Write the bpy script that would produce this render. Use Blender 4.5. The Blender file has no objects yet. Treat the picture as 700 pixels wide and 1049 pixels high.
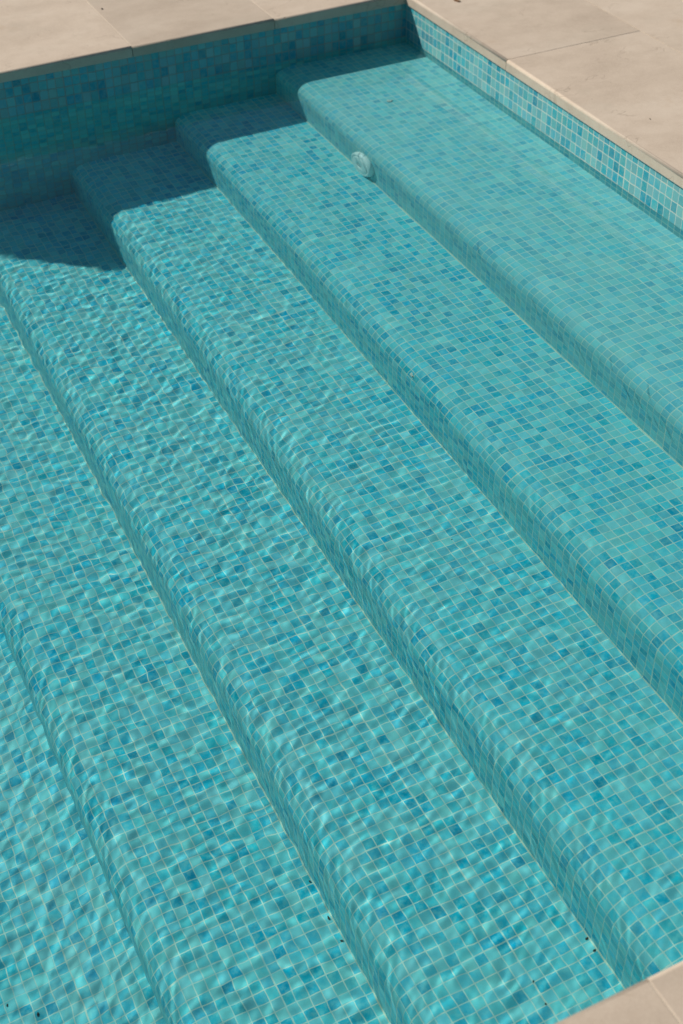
import bpy, bmesh, math, random
import numpy as np

T = 0.025                      # mosaic pitch in metres
sc = bpy.context.scene
COL = sc.collection

# ------------------------------------------------------------------ camera
CAM = (-81.618*T, -149.45*T, 65.281*T)
YAW, PITCH, ROLL = math.radians(25.575), math.radians(39.904), math.radians(-1.1045)
cam_d = bpy.data.cameras.new('camera'); cam = bpy.data.objects.new('camera', cam_d); COL.objects.link(cam)
from mathutils import Vector, Matrix
f_ = Vector((math.sin(YAW)*math.cos(PITCH), math.cos(YAW)*math.cos(PITCH), -math.sin(PITCH)))
r_ = Vector((math.cos(YAW), -math.sin(YAW), 0)); u_ = r_.cross(f_)
c_, s_ = math.cos(ROLL), math.sin(ROLL)
R_ = c_*r_ + s_*u_; U_ = -s_*r_ + c_*u_
m = Matrix((R_, U_, -f_)).transposed().to_4x4(); m.translation = Vector(CAM)
cam.matrix_world = m
cam_d.sensor_fit = 'HORIZONTAL'; cam_d.sensor_width = 24.0; cam_d.lens = 1420/700*24
cam_d.clip_start = 0.05; cam_d.clip_end = 500
cam_d.dof.use_dof = True; cam_d.dof.focus_distance = 2.75; cam_d.dof.aperture_fstop = 5.0
sc.camera = cam

# ------------------------------------------------------------------ sky and sun
SUNV = Vector((-0.72, 0.80, 1.0)).normalized()      # towards the sun
elev = math.asin(SUNV.z); azim = math.atan2(SUNV.x, SUNV.y)
w = bpy.data.worlds.new('World'); sc.world = w; w.use_nodes = True
nt = w.node_tree; bg = nt.nodes['Background']
sky = nt.nodes.new('ShaderNodeTexSky'); sky.sky_type = 'NISHITA'; sky.sun_disc = False
sky.sun_elevation = elev; sky.sun_rotation = azim; sky.dust_density = 0.3; sky.ozone_density = 2.0
nt.links.new(sky.outputs[0], bg.inputs[0]); bg.inputs[1].default_value = 0.05
sun_d = bpy.data.lights.new('sun', 'SUN'); sun = bpy.data.objects.new('sun', sun_d); COL.objects.link(sun)
sun_d.energy = 5.0; sun_d.angle = math.radians(1.1); sun_d.color = (1.0, 0.93, 0.83)
sun.rotation_euler = SUNV.to_track_quat('Z', 'Y').to_euler()
sun_d.cycles.is_caustics_light = True

sc.view_settings.view_transform = 'Standard'; sc.view_settings.look = 'None'
sc.view_settings.exposure = 0.0; sc.view_settings.gamma = 1.0; sc.view_settings.use_curve_mapping = False
sc.render.engine = 'CYCLES'
cy = sc.cycles
cy.use_denoising = True; cy.denoiser = 'OPENIMAGEDENOISE'
cy.max_bounces = 16; cy.diffuse_bounces = 7; cy.glossy_bounces = 6; cy.transmission_bounces = 12
cy.caustics_reflective = True; cy.caustics_refractive = True; cy.blur_glossy = 0.3
cy.sample_clamp_indirect = 6.0

# ------------------------------------------------------------------ dimensions (in mosaic units, then metres)
HB, TC = 4.12, 1.247           # underside and thickness of the coping
LEN = 122.86                   # pool, wall to wall along y
TR0, TR, Z0, H = 17.79, 13.28, -2.0, 7.33
XS = [0.0] + [-(TR0 + TR*i) for i in range(5)]       # riser faces
ZS = [Z0 - H*i for i in range(6)]                    # treads, last = floor
XEND = -240.0
XC, XD, YD = -62.0, -80.0, 15.0      # splayed far corner of the wider deep part

# ------------------------------------------------------------------ helpers
def tag(o, label=None, cat=None, group=None, kind=None):
    if label: o['label'] = label
    if cat: o['category'] = cat
    if group: o['group'] = group
    if kind: o['kind'] = kind
    return o

def link(name, me, mat, parent=None):
    o = bpy.data.objects.new(name, me); COL.objects.link(o)
    if mat: me.materials.append(mat)
    if parent: o.parent = parent
    return o

def mesh_uv(name, verts, faces, uvs, smooth=False):
    me = bpy.data.meshes.new(name); me.from_pydata(verts, [], faces)
    if uvs:
        l = me.uv_layers.new(name='UVMap')
        k = 0
        for fu in uvs:
            for uv in fu: l.data[k].uv = uv; k += 1
    if smooth: me.polygons.foreach_set('use_smooth', [True]*len(me.polygons))
    me.update(); return me

def box_mesh(name, a, b):
    """solid box in metres with mosaic-unit UVs: u along the run, v vertical"""
    x0, y0, z0 = a; x1, y1, z1 = b
    V = [(x0,y0,z0),(x1,y0,z0),(x1,y1,z0),(x0,y1,z0),(x0,y0,z1),(x1,y0,z1),(x1,y1,z1),(x0,y1,z1)]
    F = [(0,3,2,1),(4,5,6,7),(0,1,5,4),(2,3,7,6),(1,2,6,5),(3,0,4,7)]
    ax = [(0,1),(0,1),(0,2),(0,2),(1,2),(1,2)]
    U = [[(V[i][p]/T, V[i][q]/T) for i in f] for f, (p, q) in zip(F, ax)]
    return mesh_uv(name, V, F, U)

class NT:
    def __init__(s, name):
        s.m = bpy.data.materials.new(name); s.m.use_nodes = True; s.t = s.m.node_tree
        s.t.nodes.clear(); s.out = s.n('ShaderNodeOutputMaterial')
    def n(s, ty, **kw):
        x = s.t.nodes.new(ty)
        for k, v in kw.items(): setattr(x, k, v)
        return x
    def put(s, sock, v):
        if hasattr(v, 'links') or isinstance(v, bpy.types.NodeSocket): s.t.links.new(v, sock)
        else: sock.default_value = v
    def math(s, op, a, b=None, c=None, clamp=False):
        x = s.n('ShaderNodeMath', operation=op); x.use_clamp = clamp
        s.put(x.inputs[0], a)
        if b is not None: s.put(x.inputs[1], b)
        if c is not None: s.put(x.inputs[2], c)
        return x.outputs[0]
    def mix(s, f, a, b, mode='MIX'):
        x = s.n('ShaderNodeMix', data_type='RGBA', blend_type=mode)
        s.put(x.inputs['Factor'], f); s.put(x.inputs[6], a); s.put(x.inputs[7], b)
        return x.outputs[2]
    def noise(s, vec, scale, detail=2, rough=.5, dim='3D'):
        x = s.n('ShaderNodeTexNoise', noise_dimensions=dim)
        if vec is not None: s.put(x.inputs['Vector'], vec)
        x.inputs['Scale'].default_value = scale; x.inputs['Detail'].default_value = detail
        x.inputs['Roughness'].default_value = rough
        return x
    def ramp(s, f, stops, interp='LINEAR'):
        x = s.n('ShaderNodeValToRGB'); x.color_ramp.interpolation = interp
        e = x.color_ramp.elements
        while len(e) < len(stops): e.new(.5)
        for el, (p, c) in zip(e, stops): el.position = p; el.color = c if len(c) == 4 else (*c, 1)
        s.put(x.inputs[0], f); return x.outputs[0]
    def smooth(s, v, a, b, lo=0, hi=1):
        x = s.n('ShaderNodeMapRange', interpolation_type='SMOOTHSTEP')
        s.put(x.inputs[0], v)
        for i, q in zip((1,2,3,4), (a,b,lo,hi)): x.inputs[i].default_value = q
        return x.outputs[0]

# ------------------------------------------------------------------ materials
def mosaic(name, seed, pu=.92, pv=.92, scale=0.0, vmul=1.0, spec=.04, gmul=1.0):  # scale: strength of the pale mix standing in for the water's depth tint
    M = NT(name)
    uv = M.n('ShaderNodeUVMap').outputs[0]
    mp = M.n('ShaderNodeMapping'); M.put(mp.inputs[0], uv); mp.inputs['Scale'].default_value = (1/pu, 1/pv, 1); uv = mp.outputs[0]
    # hand-laid sheets: the lines wander a little
    wob = M.noise(uv, 0.11, 2, .5); w2 = M.noise(uv, 0.9, 1)
    va = M.n('ShaderNodeVectorMath', operation='SUBTRACT'); M.put(va.inputs[0], wob.outputs['Color']); va.inputs[1].default_value = (.5,.5,.5)
    vs = M.n('ShaderNodeVectorMath', operation='SCALE'); M.put(vs.inputs[0], va.outputs[0]); vs.inputs['Scale'].default_value = .32
    vb = M.n('ShaderNodeVectorMath', operation='SUBTRACT'); M.put(vb.inputs[0], w2.outputs['Color']); vb.inputs[1].default_value = (.5,.5,.5)
    vt = M.n('ShaderNodeVectorMath', operation='SCALE'); M.put(vt.inputs[0], vb.outputs[0]); vt.inputs['Scale'].default_value = .12
    vc = M.n('ShaderNodeVectorMath', operation='ADD'); M.put(vc.inputs[0], vs.outputs[0]); M.put(vc.inputs[1], vt.outputs[0])
    vd = M.n('ShaderNodeVectorMath', operation='ADD'); M.put(vd.inputs[0], vc.outputs[0]); M.put(vd.inputs[1], uv)
    sp = M.n('ShaderNodeSeparateXYZ'); M.put(sp.inputs[0], vd.outputs[0])
    fx = M.math('FLOOR', sp.outputs[0]); fy = M.math('FLOOR', sp.outputs[1])
    px = M.math('FRACT', sp.outputs[0]); py = M.math('FRACT', sp.outputs[1])
    cb = M.n('ShaderNodeCombineXYZ'); M.put(cb.inputs[0], fx); M.put(cb.inputs[1], fy); cb.inputs[2].default_value = seed
    wn = M.n('ShaderNodeTexWhiteNoise', noise_dimensions='3D'); M.put(wn.inputs[0], cb.outputs[0])
    rs = M.n('ShaderNodeSeparateColor'); M.put(rs.inputs[0], wn.outputs[1])
    r1, r2, r3 = rs.outputs[0], rs.outputs[1], rs.outputs[2]
    # distance to the tile edge, each tile a touch shifted
    def edge(p, r):
        d = M.math('ABSOLUTE', M.math('SUBTRACT', p, .5))
        return M.math('SUBTRACT', .5, d)
    ex, ey = edge(px, r1), edge(py, r2)
    # wider joints where two sheets meet
    def seam(f, period, off):
        k = M.math('ROUND', f)
        mm = M.math('MODULO', M.math('ADD', k, off + period*400), period)
        a = M.math('LESS_THAN', mm, .5)
        return a
    kx = seam(sp.outputs[0], 12, seed % 12); ky = seam(sp.outputs[1], 12, (seed*5) % 12)
    wx = M.math('MULTIPLY_ADD', kx, .022, .037); wy = M.math('MULTIPLY_ADD', ky, .022, .037)
    dx = M.math('SUBTRACT', ex, wx); dy = M.math('SUBTRACT', ey, wy)
    # rounded corners
    mn = M.math('SMOOTH_MIN', dx, dy, .06)
    tile = M.smooth(mn, -.012, .028)
    # colour of the glass
    base = M.ramp(r1, [(0, (.25,.58,.59)), (.25, (.175,.545,.585)), (.50, (.10,.505,.585)), (.72, (.04,.46,.57)), (.86, (.006,.405,.54)), (.96, (.002,.345,.49))])
    patch = M.noise(uv, .14, 2).outputs[0]
    base = M.mix(M.smooth(patch, .40, .68, 0, .35), base, (.22,.55,.55,1))
    mott = M.noise(uv, 1.7, 4, .65).outputs[0]
    base = M.mix(M.smooth(mott, .38, .70, 0, .62), base, (.23,.56,.55,1))
    val = M.n('ShaderNodeHueSaturation'); M.put(val.inputs['Color'], base)
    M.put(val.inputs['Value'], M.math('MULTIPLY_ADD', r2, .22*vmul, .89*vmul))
    M.put(val.inputs['Hue'], M.math('MULTIPLY_ADD', r3, .022, .489))
    vcol = val.outputs[0]
    if scale:      # paler mix painted on shallow tiles, standing in for the water's depth tint
        shallow_tint = M.smooth(M.noise(uv, .35, 4, .6).outputs[0], .25, .75, scale*.5, scale*1.5)
        vcol = M.mix(shallow_tint, vcol, (.40,.57,.54,1))
    gn = M.noise(uv, .5, 3, .6).outputs[0]
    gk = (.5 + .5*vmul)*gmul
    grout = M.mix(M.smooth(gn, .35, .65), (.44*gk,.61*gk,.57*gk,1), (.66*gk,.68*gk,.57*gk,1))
    col = M.mix(tile, grout, vcol)
    b = M.n('ShaderNodeBsdfPrincipled'); M.put(b.inputs['Base Color'], col)
    M.put(b.inputs['Roughness'], M.math('MULTIPLY_ADD', tile, -.45, .8))
    b.inputs['Specular IOR Level'].default_value = spec
    bp = M.n('ShaderNodeBump'); bp.inputs['Strength'].default_value = .35; bp.inputs['Distance'].default_value = .001
    M.put(bp.inputs['Height'], tile); M.put(b.inputs['Normal'], bp.outputs[0])
    M.put(M.out.inputs[0], b.outputs[0])
    return M.m

def stone():
    M = NT('limestone')
    g = M.n('ShaderNodeNewGeometry').outputs['Position']
    oi = M.n('ShaderNodeObjectInfo')
    off = M.n('ShaderNodeVectorMath', operation='SCALE'); off.inputs[0].default_value = (3.1, 7.7, 1.3); M.put(off.inputs['Scale'], M.math('MULTIPLY', oi.outputs['Random'], 9.0))
    p = M.n('ShaderNodeVectorMath', operation='ADD'); M.put(p.inputs[0], g); M.put(p.inputs[1], off.outputs[0]); p = p.outputs[0]
    st = M.n('ShaderNodeMapping'); M.put(st.inputs[0], p); st.inputs['Scale'].default_value = (1, 1.8, 1); st.inputs['Rotation'].default_value = (0,0,.25)
    big = M.noise(st.outputs[0], 3.2, 5, .62).outputs[0]
    med = M.noise(p, 22, 5, .6).outputs[0]; fine = M.noise(p, 240, 3, .6).outputs[0]
    c = M.ramp(big, [(.28, (.42,.34,.265)), (.5, (.50,.412,.325)), (.72, (.55,.465,.375))])
    c = M.mix(M.smooth(med, .4, .7, 0, .35), c, (.40,.325,.25,1))
    c = M.mix(M.smooth(fine, .35, .75, 0, .32), c, (.58,.50,.40,1))
    grain = M.noise(p, 620, 2, .6).outputs[0]
    c = M.mix(M.smooth(grain, .5, .72, 0, .3), c, (.34,.27,.20,1))
    # rusty water stains
    sn = M.noise(p, 5.0, 4, .6).outputs[0]
    c = M.mix(M.smooth(sn, .62, .78, 0, .45), c, (.38,.26,.15,1))
    tone = M.math('MULTIPLY_ADD', oi.outputs['Random'], .14, .93)
    hv = M.n('ShaderNodeHueSaturation'); M.put(hv.inputs['Color'], c); M.put(hv.inputs['Value'], tone); c = hv.outputs[0]
    blot = M.noise(p, 1.7, 5, .65).outputs[0]
    c = M.mix(M.smooth(blot, .5, .66, 0, .4), c, (.40,.35,.275,1))
    # small pits and hairline veins
    v = M.n('ShaderNodeTexVoronoi', feature='F1'); M.put(v.inputs['Vector'], st.outputs[0]); v.inputs['Scale'].default_value = 26
    pit = M.math('MULTIPLY', M.smooth(v.outputs['Distance'], .05, .10, 1, 0), M.smooth(M.noise(p, 4, 1).outputs[0], .52, .6))
    ve = M.noise(st.outputs[0], 6.5, 3, .55).outputs[0]
    vein = M.math('MULTIPLY', M.smooth(M.math('ABSOLUTE', M.math('SUBTRACT', ve, .5)), 0, .012, 1, 0), M.smooth(M.noise(p, 7, 2).outputs[0], .5, .65, 0, .6))
    mark = M.math('MAXIMUM', pit, vein)
    c = M.mix(M.math('MULTIPLY', mark, .55), c, (.22,.17,.12,1))
    b = M.n('ShaderNodeBsdfPrincipled'); M.put(b.inputs['Base Color'], c); b.inputs['Roughness'].default_value = .72
    b.inputs['Specular IOR Level'].default_value = .3
    hgt = M.math('SUBTRACT', M.math('ADD', M.math('MULTIPLY', fine, .25), M.math('MULTIPLY', med, .5)), mark)
    bp = M.n('ShaderNodeBump'); bp.inputs['Strength'].default_value = .5; bp.inputs['Distance'].default_value = .0012
    M.put(bp.inputs['Height'], hgt); M.put(b.inputs['Normal'], bp.outputs[0]); M.put(M.out.inputs[0], b.outputs[0])
    return M.m

def plain(name, col, rough=.5, spec=.4, nscale=60, ncol=None, nf=.4):
    M = NT(name)
    g = M.n('ShaderNodeNewGeometry').outputs['Position']
    n = M.noise(g, nscale, 4, .6).outputs[0]
    c = M.mix(M.smooth(n, .4, .7, 0, nf), (*col, 1), (*(ncol or [x*.75 for x in col]), 1))
    b = M.n('ShaderNodeBsdfPrincipled'); M.put(b.inputs['Base Color'], c); b.inputs['Roughness'].default_value = rough
    b.inputs['Specular IOR Level'].default_value = spec
    M.put(M.out.inputs[0], b.outputs[0]); return M.m

def water_mat():
    M = NT('pool_water')
    gl = M.n('ShaderNodeBsdfPrincipled'); gl.inputs['IOR'].default_value = 1.333; gl.inputs['Roughness'].default_value = 0
    gl.inputs['Transmission Weight'].default_value = 1.0
    gl.inputs['Base Color'].default_value = (.57, .955, 1.0, 1)
    M.put(M.out.inputs['Surface'], gl.outputs[0])
    return M.m

m_step = mosaic('mosaic_steps', 3, .865, .865); m_shelf = mosaic('mosaic_shelf', 3, .90, .90, scale=.3); m_far_shaded = mosaic('mosaic_far_wall_shaded', 29, .96, 1.12, 0, .70, .3, .5); m_wall = mosaic('mosaic_walls', 17, .96, 1.12, 0, .72, .3)  # shelf copy paled for shallow water; far wall grout darkened to imitate shade
m_stone = stone(); m_water = water_mat()
m_white = plain('white_plastic', (.86,.84,.78), .35, .5, 90, (.76,.75,.70))
m_hole = plain('grey_plastic', (.58,.60,.57), .5)
m_debris = plain('wet_leaf', (.035,.028,.02), .6, .3, 300, (.09,.06,.03))
m_stain = plain('brown_stain', (.20,.10,.04), .7, .2, 120, (.10,.05,.02))
m_chip = plain('pale_stone_chip', (.62,.58,.50), .7, .3, 300)
m_bead = plain('old_grout', (.64,.60,.47), .9, .2, 9, (.30,.46,.44), 1.0)
m_bed = plain('mortar', (.50,.43,.34), .9, .2, 80, (.60,.52,.42), .7)

# ------------------------------------------------------------------ pool shell
def prof_solid(name, prof, closing, mat, parent=None, y0=-LEN, y1=0.0, u0=0.0):
    """prof: upper surface points (x,z) in mosaic units from right to left; closing: remaining points of the solid"""
    pts = prof + closing; n = len(pts)
    arc = [u0]
    for a, b in zip(prof[:-1], prof[1:]): arc.append(arc[-1] + math.hypot(b[0]-a[0], b[1]-a[1]))
    V = [(x*T, y0*T, z*T) for x, z in pts] + [(x*T, y1*T, z*T) for x, z in pts]
    F, U = [], []
    for i in range(n):
        j = (i+1) % n
        F.append((i, j, n+j, n+i))
        if i < len(prof)-1: a, b = arc[i], arc[i+1]
        else: a, b = 0, 1
        U.append([(a, y0), (b, y0), (b, y1), (a, y1)])
    F.append(tuple(range(n))[::-1]); U.append([(V[i][0]/T, V[i][2]/T) for i in F[-1]])
    F.append(tuple(range(n, 2*n))); U.append([(V[i][0]/T, V[i][2]/T) for i in F[-1]])
    me = mesh_uv(name, V, F, U)
    for i, p in enumerate(me.polygons): p.use_smooth = i < len(prof)-1
    # sharp everywhere except along the rounded nose
    bm = bmesh.new(); bm.from_mesh(me); bmesh.ops.recalc_face_normals(bm, faces=bm.faces)
    for e in bm.edges:
        if len(e.link_faces) == 2 and e.calc_face_angle(0) > math.radians(25): e.smooth = False
    bm.to_mesh(me); bm.free()
    return link(name, me, mat, parent), arc[-1]

def nose(xr, xl, zt, zb, r=2.3, n=10):
    P = [(xr, zt), (xl + r, zt)]
    for k in range(1, n+1):
        a = math.pi/2*k/n
        P.append((xl + r - r*math.sin(a), zt - r + r*math.cos(a)))
    P.append((xl, zb)); return P

steps = bpy.data.objects.new('pool_steps', None); COL.objects.link(steps)
tag(steps, 'wide flight of underwater pool steps in blue-green mosaic with rounded noses', 'pool steps')
steps.location = (0, 0, ZS[5]*T)
u = 0.0
BOT = ZS[5] - 8
for k in range(5):
    nm = 'shelf' if k == 0 else 'step'
    xr, xl = XS[k], XS[k+1]
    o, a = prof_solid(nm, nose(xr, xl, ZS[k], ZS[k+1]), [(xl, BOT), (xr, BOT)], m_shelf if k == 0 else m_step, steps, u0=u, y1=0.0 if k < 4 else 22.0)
    o.location = (0, 0, -ZS[5]*T); u = math.ceil(a)
    if k == 0: tag(o, 'shallow entry shelf at the top of the steps')
for k in range(1, 5):
    x, z = XS[k], ZS[k]; r = .10; n = 4
    V, F = [], []
    for yy in (-LEN, 0):
        V.append((x*T, yy*T, z*T - .001)); 
        for i in range(n+1):
            a = math.pi/2*i/n
            V.append(((x - r*math.cos(a))*T, yy*T, (z + r*math.sin(a)*.7)*T))
    for i in range(n+1):
        F.append((i, i+1, n+3+i, n+2+i)) if i < n+1 else None
    me = bpy.data.meshes.new('grout_joint'); me.from_pydata(V, [], F)
    o = link('grout_joint', me, m_bead, steps); o.location = (0, 0, -ZS[5]*T)
# floor: cove up to the last riser then flat
cv = 8.0; P = []
xf = XS[5]; zf = ZS[5]
P = [(xf, zf + cv*.28)]
for k in range(1, 11):
    t = k/10; 
    # soft concave run-out
    P.append((xf - cv*1.6*t, zf + cv*.28*(1-t)**2.2))
P.append((XEND, zf - 6))
fl, _ = prof_solid('pool_floor', P, [(XEND, zf-12), (xf, zf-12)], m_step, None, u0=200.0, y1=22.0)
tag(fl, 'sunken mosaic pool floor below the last step', kind='structure')

def wall(a, b, label):
    me = box_mesh('pool_wall', tuple(v*T for v in a), tuple(v*T for v in b))
    o = link('pool_wall', me, m_wall)
    tag(o, label, 'pool wall'); return o
wz = BOT - 4
def prism(name, poly, z0, z1, mat, bev=None):
    """solid from a plan polygon (mosaic units, counter-clockwise)"""
    n = len(poly); V = [(x*T, y*T, z0) for x, y in poly] + [(x*T, y*T, z1) for x, y in poly]
    F = [tuple(range(n))[::-1], tuple(range(n, 2*n))]; U = [[(V[i][0]/T, V[i][1]/T) for i in f] for f in F]
    run = 0
    for i in range(n):
        k = (i+1) % n; L = math.hypot(poly[k][0]-poly[i][0], poly[k][1]-poly[i][1])
        F.append((i, k, n+k, n+i)); U.append([(run, z0/T), (run+L, z0/T), (run+L, z1/T), (run, z1/T)]); run += L
    return mesh_uv(name, V, F, U)
tag(link('pool_wall', prism('pool_wall', [(0, -LEN), (8, -LEN), (8, 26), (0, 26)], wz*T, HB*T, m_wall), m_wall),
    'mosaic pool wall along the shallow shelf, sunlit, with a dry tiled band above the water', 'pool wall')
tag(link('pool_wall', prism('pool_wall', [(XC, 0), (0, 0), (0, 26), (XEND, 26), (XEND, YD), (XD, YD)], wz*T, HB*T, m_far_shaded), m_far_shaded),
    'far mosaic pool wall in deep shade, across the ends of the steps', 'pool wall')
tag(link('pool_wall', prism('pool_wall', [(XEND-8, -LEN-8), (8, -LEN-8), (8, -LEN), (XEND-8, -LEN)], wz*T, HB*T, m_wall), m_wall),
    'near mosaic pool wall hidden under the near stone coping', 'pool wall')
tag(link('pool_wall', prism('pool_wall', [(XEND-8, -LEN), (XEND, -LEN), (XEND, 26), (XEND-8, 26)], wz*T, HB*T, m_wall), m_wall),
    'end mosaic pool wall at the deep end, left of the steps', 'pool wall')

# ------------------------------------------------------------------ stone deck
ZT = HB + TC
# bedding sheet: one frame round the pool, thick as the slabs, set back and 4 mm low
IN = [(XEND-.08, -LEN-.08), (.08, -LEN-.08), (.08, .08), (XC, .08), (XD, YD+.08), (XEND-.08, YD+.08)]
OUT = [(-2400, -2400), (2400, -2400), (2400, 2400), (XC, 2400), (XD, 2400), (-2400, 2400)]
def ring(name, inner, outer, z0, z1, mat):
    n = len(inner)
    def q(z): return [(x*T, y*T, z) for x, y in inner + outer]
    V = q(z0) + q(z1); F = []
    for i in range(n):
        j = (i+1) % n
        F += [(2*n+i, 2*n+j, 3*n+j, 3*n+i), (i, n+i, n+j, j), (i, j, 2*n+j, 2*n+i), (n+i, 3*n+i, 3*n+j, n+j)]
    me = bpy.data.meshes.new(name); me.from_pydata(V, [], F)
    bm = bmesh.new(); bm.from_mesh(me); bmesh.ops.recalc_face_normals(bm, faces=bm.faces); bm.to_mesh(me); bm.free()
    return link(name, me, mat)
g = ring('ground', IN, OUT, HB*T+.0005, ZT*T-.0009, m_bed)
tag(g, 'pale mortar bed under the stone paving', kind='structure')

def slab(name, x0, y0, x1, y1, nose_sides='', cut=None):
    """stone slab (mosaic units), 1.5 mm joint each side, rounded edge to the pool, eased elsewhere"""
    gp = .04; ov = .22
    X0 = x0 + (gp if 'l' not in nose_sides else -ov); X1 = x1 - (gp if 'r' not in nose_sides else -ov)
    Y0 = y0 + (gp if 'n' not in nose_sides else -ov); Y1 = y1 - (gp if 'f' not in nose_sides else -ov)
    poly = [(X0, Y0), (X1, Y0), (X1, Y1), (X0, Y1)]
    pool = [('n' in nose_sides), ('r' in nose_sides), ('f' in nose_sides), ('l' in nose_sides)]
    if cut: poly, pool = cut
    cx = sum(p[0] for p in poly)/len(poly); cyy = sum(p[1] for p in poly)/len(poly)
    bm = bmesh.new(); n = len(poly); h = TC*T - .001
    bt = [bm.verts.new(((x-cx)*T, (y-cyy)*T, 0)) for x, y in poly]; tp = [bm.verts.new(((x-cx)*T, (y-cyy)*T, h)) for x, y in poly]
    bm.faces.new(bt[::-1]); bm.faces.new(tp)
    for i in range(n): bm.faces.new((bt[i], bt[(i+1)%n], tp[(i+1)%n], tp[i]))
    bw = bm.edges.layers.float.new('bevel_weight_edge')
    bm.edges.ensure_lookup_table()
    big = [e for e in bm.edges if any(pool[i] and set(e.verts) == {tp[i], tp[(i+1)%n]} for i in range(n))]
    if big: bmesh.ops.bevel(bm, geom=big, offset=.0075, segments=4, affect='EDGES', profile=.5)
    small = [e for e in bm.edges if all(abs(v.co.z-h) < 1e-5 for v in e.verts) and e.calc_face_angle(0) > 1.2]
    if small: bmesh.ops.bevel(bm, geom=small, offset=.0012, segments=2, affect='EDGES', profile=.5)
    me = bpy.data.meshes.new(name); bm.to_mesh(me); bm.free()
    me.polygons.foreach_set('use_smooth', [.05 < abs(p.normal.z) < .99 for p in me.polygons])
    o = link(name, me, m_stone)
    o.location = (cx*T, cyy*T, HB*T + .001)
    return o
S = 17.7
slabs = []
# right of the pool
slabs.append((0, -59.0, S, -23.6, 'l', 'large coping slab beside the shallow shelf, the one with a small dark pit'))
slabs.append((0, -94.4, S, -59.0, 'l', 'coping slab by the shelf at the right picture edge, nearest the viewer'))
slabs.append((0, -LEN, S, -94.4, 'l', 'short coping slab beside the near end of the shelf'))
slabs.append((0, -23.6, S, 11.8, 'l', 'coping slab around the far inner corner of the pool, with a brown stain'))
slabs.append((S, -41.3, 2*S, -5.9, '', 'paving slab behind the pitted coping slab, past the pale mortar line'))
slabs.append((S, -5.9, 2*S, 29.5, '', 'paving slab in the far right corner of the terrace'))
slabs.append((S, -76.7, 2*S, -41.3, '', 'paving slab behind the right coping, just beyond the picture edge'))
slabs.append((2*S, -23.6, 3*S, 11.8, '', 'outermost paving slab of the right terrace'))
# far side
for i, lb in enumerate(('far coping slab nearest the inner corner, meeting the bright right-hand coping',
                        'far coping slab between the two pale mortar joints',
                        'long far coping slab in the top left of the picture, left of the mortar joint',
                        )):
    slabs.append((-S*(i+1), 0, -S*i, 35.4, 'n', lb))
for i in range(3):
    slabs.append((-S*(i+1), 35.4, -S*i, 70.8, '', ('back paving slab behind the corner end of the far coping', 'back paving slab behind the middle far coping slab', 'back paving slab behind the left far coping slab')[i]))
# near side
for i, lb in ((1, 'near coping slab at the right end of the near edge'), (2, 'near coping slab in the bottom right corner, right of the joint, out of focus'),
              (3, 'near coping slab at the bottom edge, left of the joint, out of focus'), (4, 'near coping slab left of the picture')):
    slabs.append((-S*(i+1), -LEN-35.4, -S*i, -LEN, 'f', lb))
slabs.append((-S, -LEN-35.4, 0, -LEN, 'f', 'near coping slab at the near inner corner'))
slabs.append((0,0,0,0, 'cut', 'far coping slab with a splayed front where the pool widens, beyond the left picture edge'))
for x0, y0, x1, y1, sd, lb in slabs:
    co = sd != ''
    cut = ([(XC, -.22), (-3*S-.06, -.22), (-3*S-.06, 35.34), (-4*S+.06, 35.34), (-4*S+.06, (XC+4*S)*(YD/(XC-XD)) - .3)],
           [True, False, False, False, True]) if sd == 'cut' else None
    o = slab('coping_slab' if co else 'paving_slab', x0, y0, x1, y1, sd, cut)
    tag(o, lb, 'coping slab' if co else 'paving slab', 'stone coping slabs round the pool' if co else 'stone paving slabs of the terrace')

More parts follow.
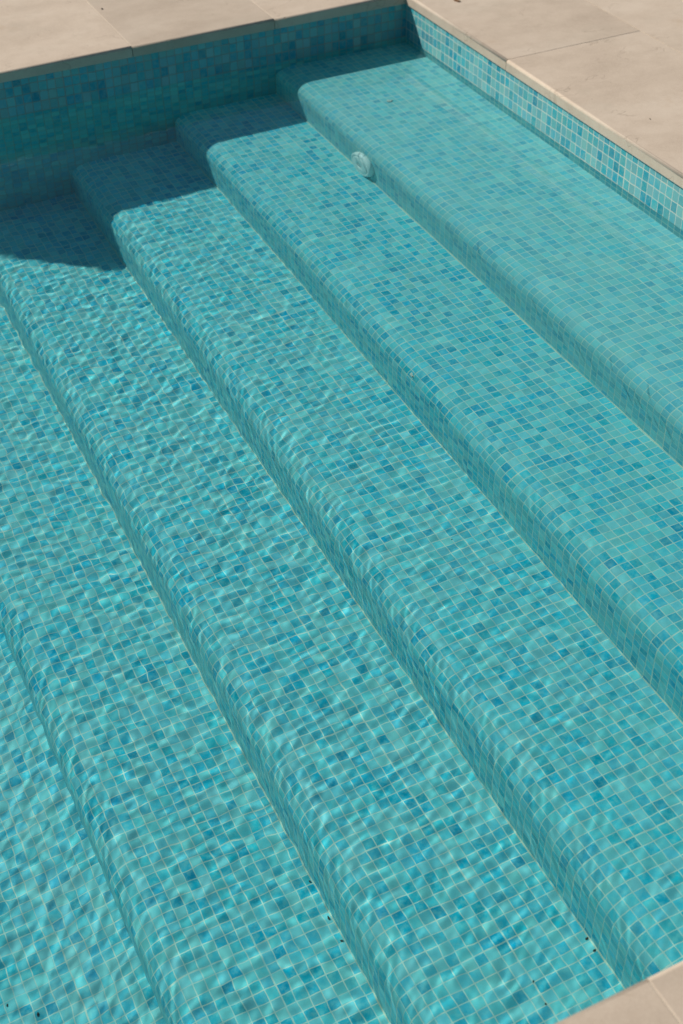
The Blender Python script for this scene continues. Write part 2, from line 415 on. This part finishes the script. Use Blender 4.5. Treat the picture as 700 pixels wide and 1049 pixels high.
# ------------------------------------------------------------------ water
def build_water():
    xs = list(np.arange(0.012, -2.75, -0.0033)); x = xs[-1]; d = .0033
    while x > XEND*T - .02: d = min(d*1.06, .06); x -= d; xs.append(x)
    ys = np.concatenate([np.arange(-LEN*T - .012, .013, .0033), np.arange(.018, (YD+1)*T, .006)])
    X, Y = np.meshgrid(np.array(xs), ys, indexing='ij')
    rng = np.random.RandomState(11); Zs = np.zeros_like(X)
    # gentle capillary ripples crossing from several directions
    wx = X + .012*np.sin(Y*9+1) ; wy = Y + .012*np.sin(X*8+2)
    for i in range(90):
        lam = math.exp(rng.uniform(math.log(.0175), math.log(.07)))
        th = math.pi/2 + rng.normal(0, .75) + .25
        k = 2*math.pi/lam
        slope = .00135*(lam/.04)**.1
        amp = slope/k
        ph = rng.uniform(0, 6.28)
        mod = .6 + .6*np.sin(X*rng.uniform(-5, 5) + Y*rng.uniform(-5, 5) + rng.uniform(0, 6.28))
        fade = np.where(X < -2.75, np.clip(1 - (-2.75 - X)/(lam*14), 0, 1), 1.0)
        Zs += amp*mod*fade*np.sin(k*(math.cos(th)*wx + math.sin(th)*wy) + ph)
    # calmer over the shallow shelf and near the near-right corner
    calm = .07 + .93*np.clip((-X-.52)/.65, 0, 1)
    calm *= 1 - .22*np.clip((-X-1.55)/.3, 0, 1)
    calm *= .50 + .50*np.clip((Y + 2.9)/1.2 + np.clip((-X-1.2)/1.2, 0, 1), 0, 1)
    Zs *= calm
    nx, ny = X.shape
    V = np.stack([X, Y, Zs], -1).reshape(-1, 3)
    idx = np.arange(nx*ny).reshape(nx, ny)
    Q = np.stack([idx[:-1,:-1], idx[:-1,1:], idx[1:,1:], idx[1:,:-1]], -1).reshape(-1, 4)
    nv = len(V)
    zb = (ZS[5]-11)*T
    # skirt and bottom so that the body of water is closed (hidden inside the shell)
    loop = list(idx[:,0]) + list(idx[-1,1:]) + list(idx[-2::-1,-1]) + list(idx[0,-2:0:-1])
    B = V[loop].copy(); B[:,2] = zb
    V = np.concatenate([V, B]); n = len(loop)
    side = [(loop[i], loop[(i+1)%n], nv+(i+1)%n, nv+i) for i in range(n)]
    me = bpy.data.meshes.new('water')
    faces = [tuple(q) for q in Q.tolist()] + [tuple(int(a) for a in s) for s in side] + [tuple(range(nv, nv+n))]
    me.from_pydata(V.tolist(), [], faces)
    sm = [True]*len(Q) + [False]*(n+1)
    me.polygons.foreach_set('use_smooth', sm)
    # sharp rim
    bm = bmesh.new(); bm.from_mesh(me)
    bmesh.ops.recalc_face_normals(bm, faces=bm.faces)
    bm.to_mesh(me); bm.free()
    return link('water', me, m_water)
water = build_water()
tag(water, 'clear rippled pool water over the steps', kind='structure')
water.cycles.is_caustics_caster = True

# ------------------------------------------------------------------ return fitting on the shelf riser
def lathe(name, prof, mat, parent, n=40):
    V, F = [], []
    for r, h in prof:
        for k in range(n):
            a = 2*math.pi*k/n; V.append((-h, r*math.cos(a), r*math.sin(a)))
    for i in range(len(prof)-1):
        for k in range(n):
            j = (k+1) % n; F.append((i*n+k, i*n+j, (i+1)*n+j, (i+1)*n+k))
    F.append(tuple(range(n))); F.append(tuple(range((len(prof)-1)*n, len(prof)*n))[::-1])
    me = bpy.data.meshes.new(name); me.from_pydata(V, [], F)
    bm = bmesh.new(); bm.from_mesh(me); bmesh.ops.recalc_face_normals(bm, faces=bm.faces); bm.to_mesh(me); bm.free()
    me.polygons.foreach_set('use_smooth', [len(p.vertices) == 4 for p in me.polygons])
    return link(name, me, mat, parent)
noz = bpy.data.objects.new('water_inlet', None); COL.objects.link(noz)
noz.location = (XS[1]*T, -23.7*T, -6.6*T)
tag(noz, 'round white plastic water inlet on the riser under the shallow shelf', 'pool inlet')
lathe('flange', [(.058, -.004), (.058, .008), (.0565, .013), (.052, .016), (.046, .0165), (.044, .0145)], m_white, noz)
lathe('face_plate', [(.0435, .002), (.0432, .0162), (.040, .0178), (.026, .0188), (.013, .019), (.0115, .0175), (.011, .014)], m_white, noz)
lathe('opening', [(.0105, .012), (.0105, .0172), (.005, .0174)], m_hole, noz)

# ------------------------------------------------------------------ little things lying in the pool
def fleck(name, x, y, z, size, mat, seed, flat=.4):
    rnd = random.Random(seed); bm = bmesh.new()
    bmesh.ops.create_icosphere(bm, subdivisions=2, radius=1)
    lx, ly = rnd.uniform(.8, 1.5), rnd.uniform(.45, .8)
    for v in bm.verts:
        j = 1 + rnd.uniform(-.22, .22)
        v.co = Vector((v.co.x*lx*j, v.co.y*ly*j, (v.co.z + 1)*flat*j + .15*v.co.x**2))*size
    me = bpy.data.meshes.new(name); bm.to_mesh(me); bm.free()
    o = link(name, me, mat); o.location = (x*T, y*T, z*T); o.rotation_euler = (0, 0, rnd.uniform(0, 3))
    return o
for i, (x, y, k, s, lb) in enumerate([
    (-30.7, -61.9, 2, .0030, 'small dark leaf crumb under the second riser, the farthest of that row'),
    (-30.8, -67.9, 2, .0022, 'tiny faint dark crumb under the second riser, second from the far end of the row'),
    (-30.7, -70.1, 2, .0046, 'larger black leaf crumb at the foot of the second riser, middle of the picture'),
    (-30.8, -72.6, 2, .0044, 'slanting black leaf crumb at the foot of the second riser, nearest of that row'),
    (-36.3, -75.7, 2, .0018, 'single dark grain lying out on the second step'),
    (-44.55, -108.8, 3, .0027, 'black leaf crumb at the foot of the third riser, lower right'),
    (-44.6, -109.8, 3, .0023, 'small black crumb beside the lower right leaf crumb, closest to the near coping'),
    (-49.4, -109.8, 3, .0023, 'dark grain out on the third step, lower right'),
    (-49.5, -111.5, 3, .0020, 'dark grain at the bottom edge of the third step'),
    (-57.85, -93.2, 4, .0026, 'small dark crumb at the foot of the fourth riser, farthest of three'),
    (-57.9, -96.5, 4, .0031, 'dark curled crumb at the foot of the fourth riser, middle of three'),
    (-57.9, -98.5, 4, .0034, 'dark crumb at the foot of the fourth riser, nearest of three'),
    (-78.8, -91.2, 5, .0034, 'black leaf crumb on the pool floor at the bottom left'),
    (-80.6, -89.4, 5, .0024, 'smaller dark crumb on the pool floor in the bottom left corner'),
    ]):
    zz = ZS[k] if k < 5 else zf + cv*.28*(1-(xf-x)/(cv*1.6))**2.2
    tag(fleck('leaf_mark_fleck', x, y, zz+.02, s, m_debris, i), lb, 'leaf fragment', 'dark leaf crumbs in the pool')
tag(fleck('leaf_mark_fleck', 4.0, -5.4, ZT, .011, m_stain, 50, .15), 'brown stain spot on the far corner coping slab, at the top edge', 'leaf fragment')  # raised fleck standing in for a brown stain on the stone
tag(fleck('leaf_mark_fleck', -34.6, 12.6, ZT, .0042, m_debris, 51, .3), 'dark speck on the far paving beside the left mortar joint', 'leaf fragment')
tag(fleck('leaf_mark_fleck', 4.5, -43.6, ZT, .0026, m_debris, 52, .3), 'dark pit mark on the coping slab beside the shallow shelf, upper right', 'leaf fragment')  # raised fleck standing in for a pit in the slab
tag(fleck('stone_chip', -10.0, -14.6, ZS[0]+.02, .0085, m_chip, 40, .3), 'pale stone chip lying on the shallow shelf', 'stone chip')
tag(fleck('stone_chip', -30.75, -58.5, ZS[1]-1.45, .0085, m_chip, 41, .6), 'pale round chip stuck on the rounded nose of the first step', 'stone chip')

for o in COL.objects:
    if o.type == 'MESH' and o.name != 'water': o.cycles.is_caustics_receiver = True
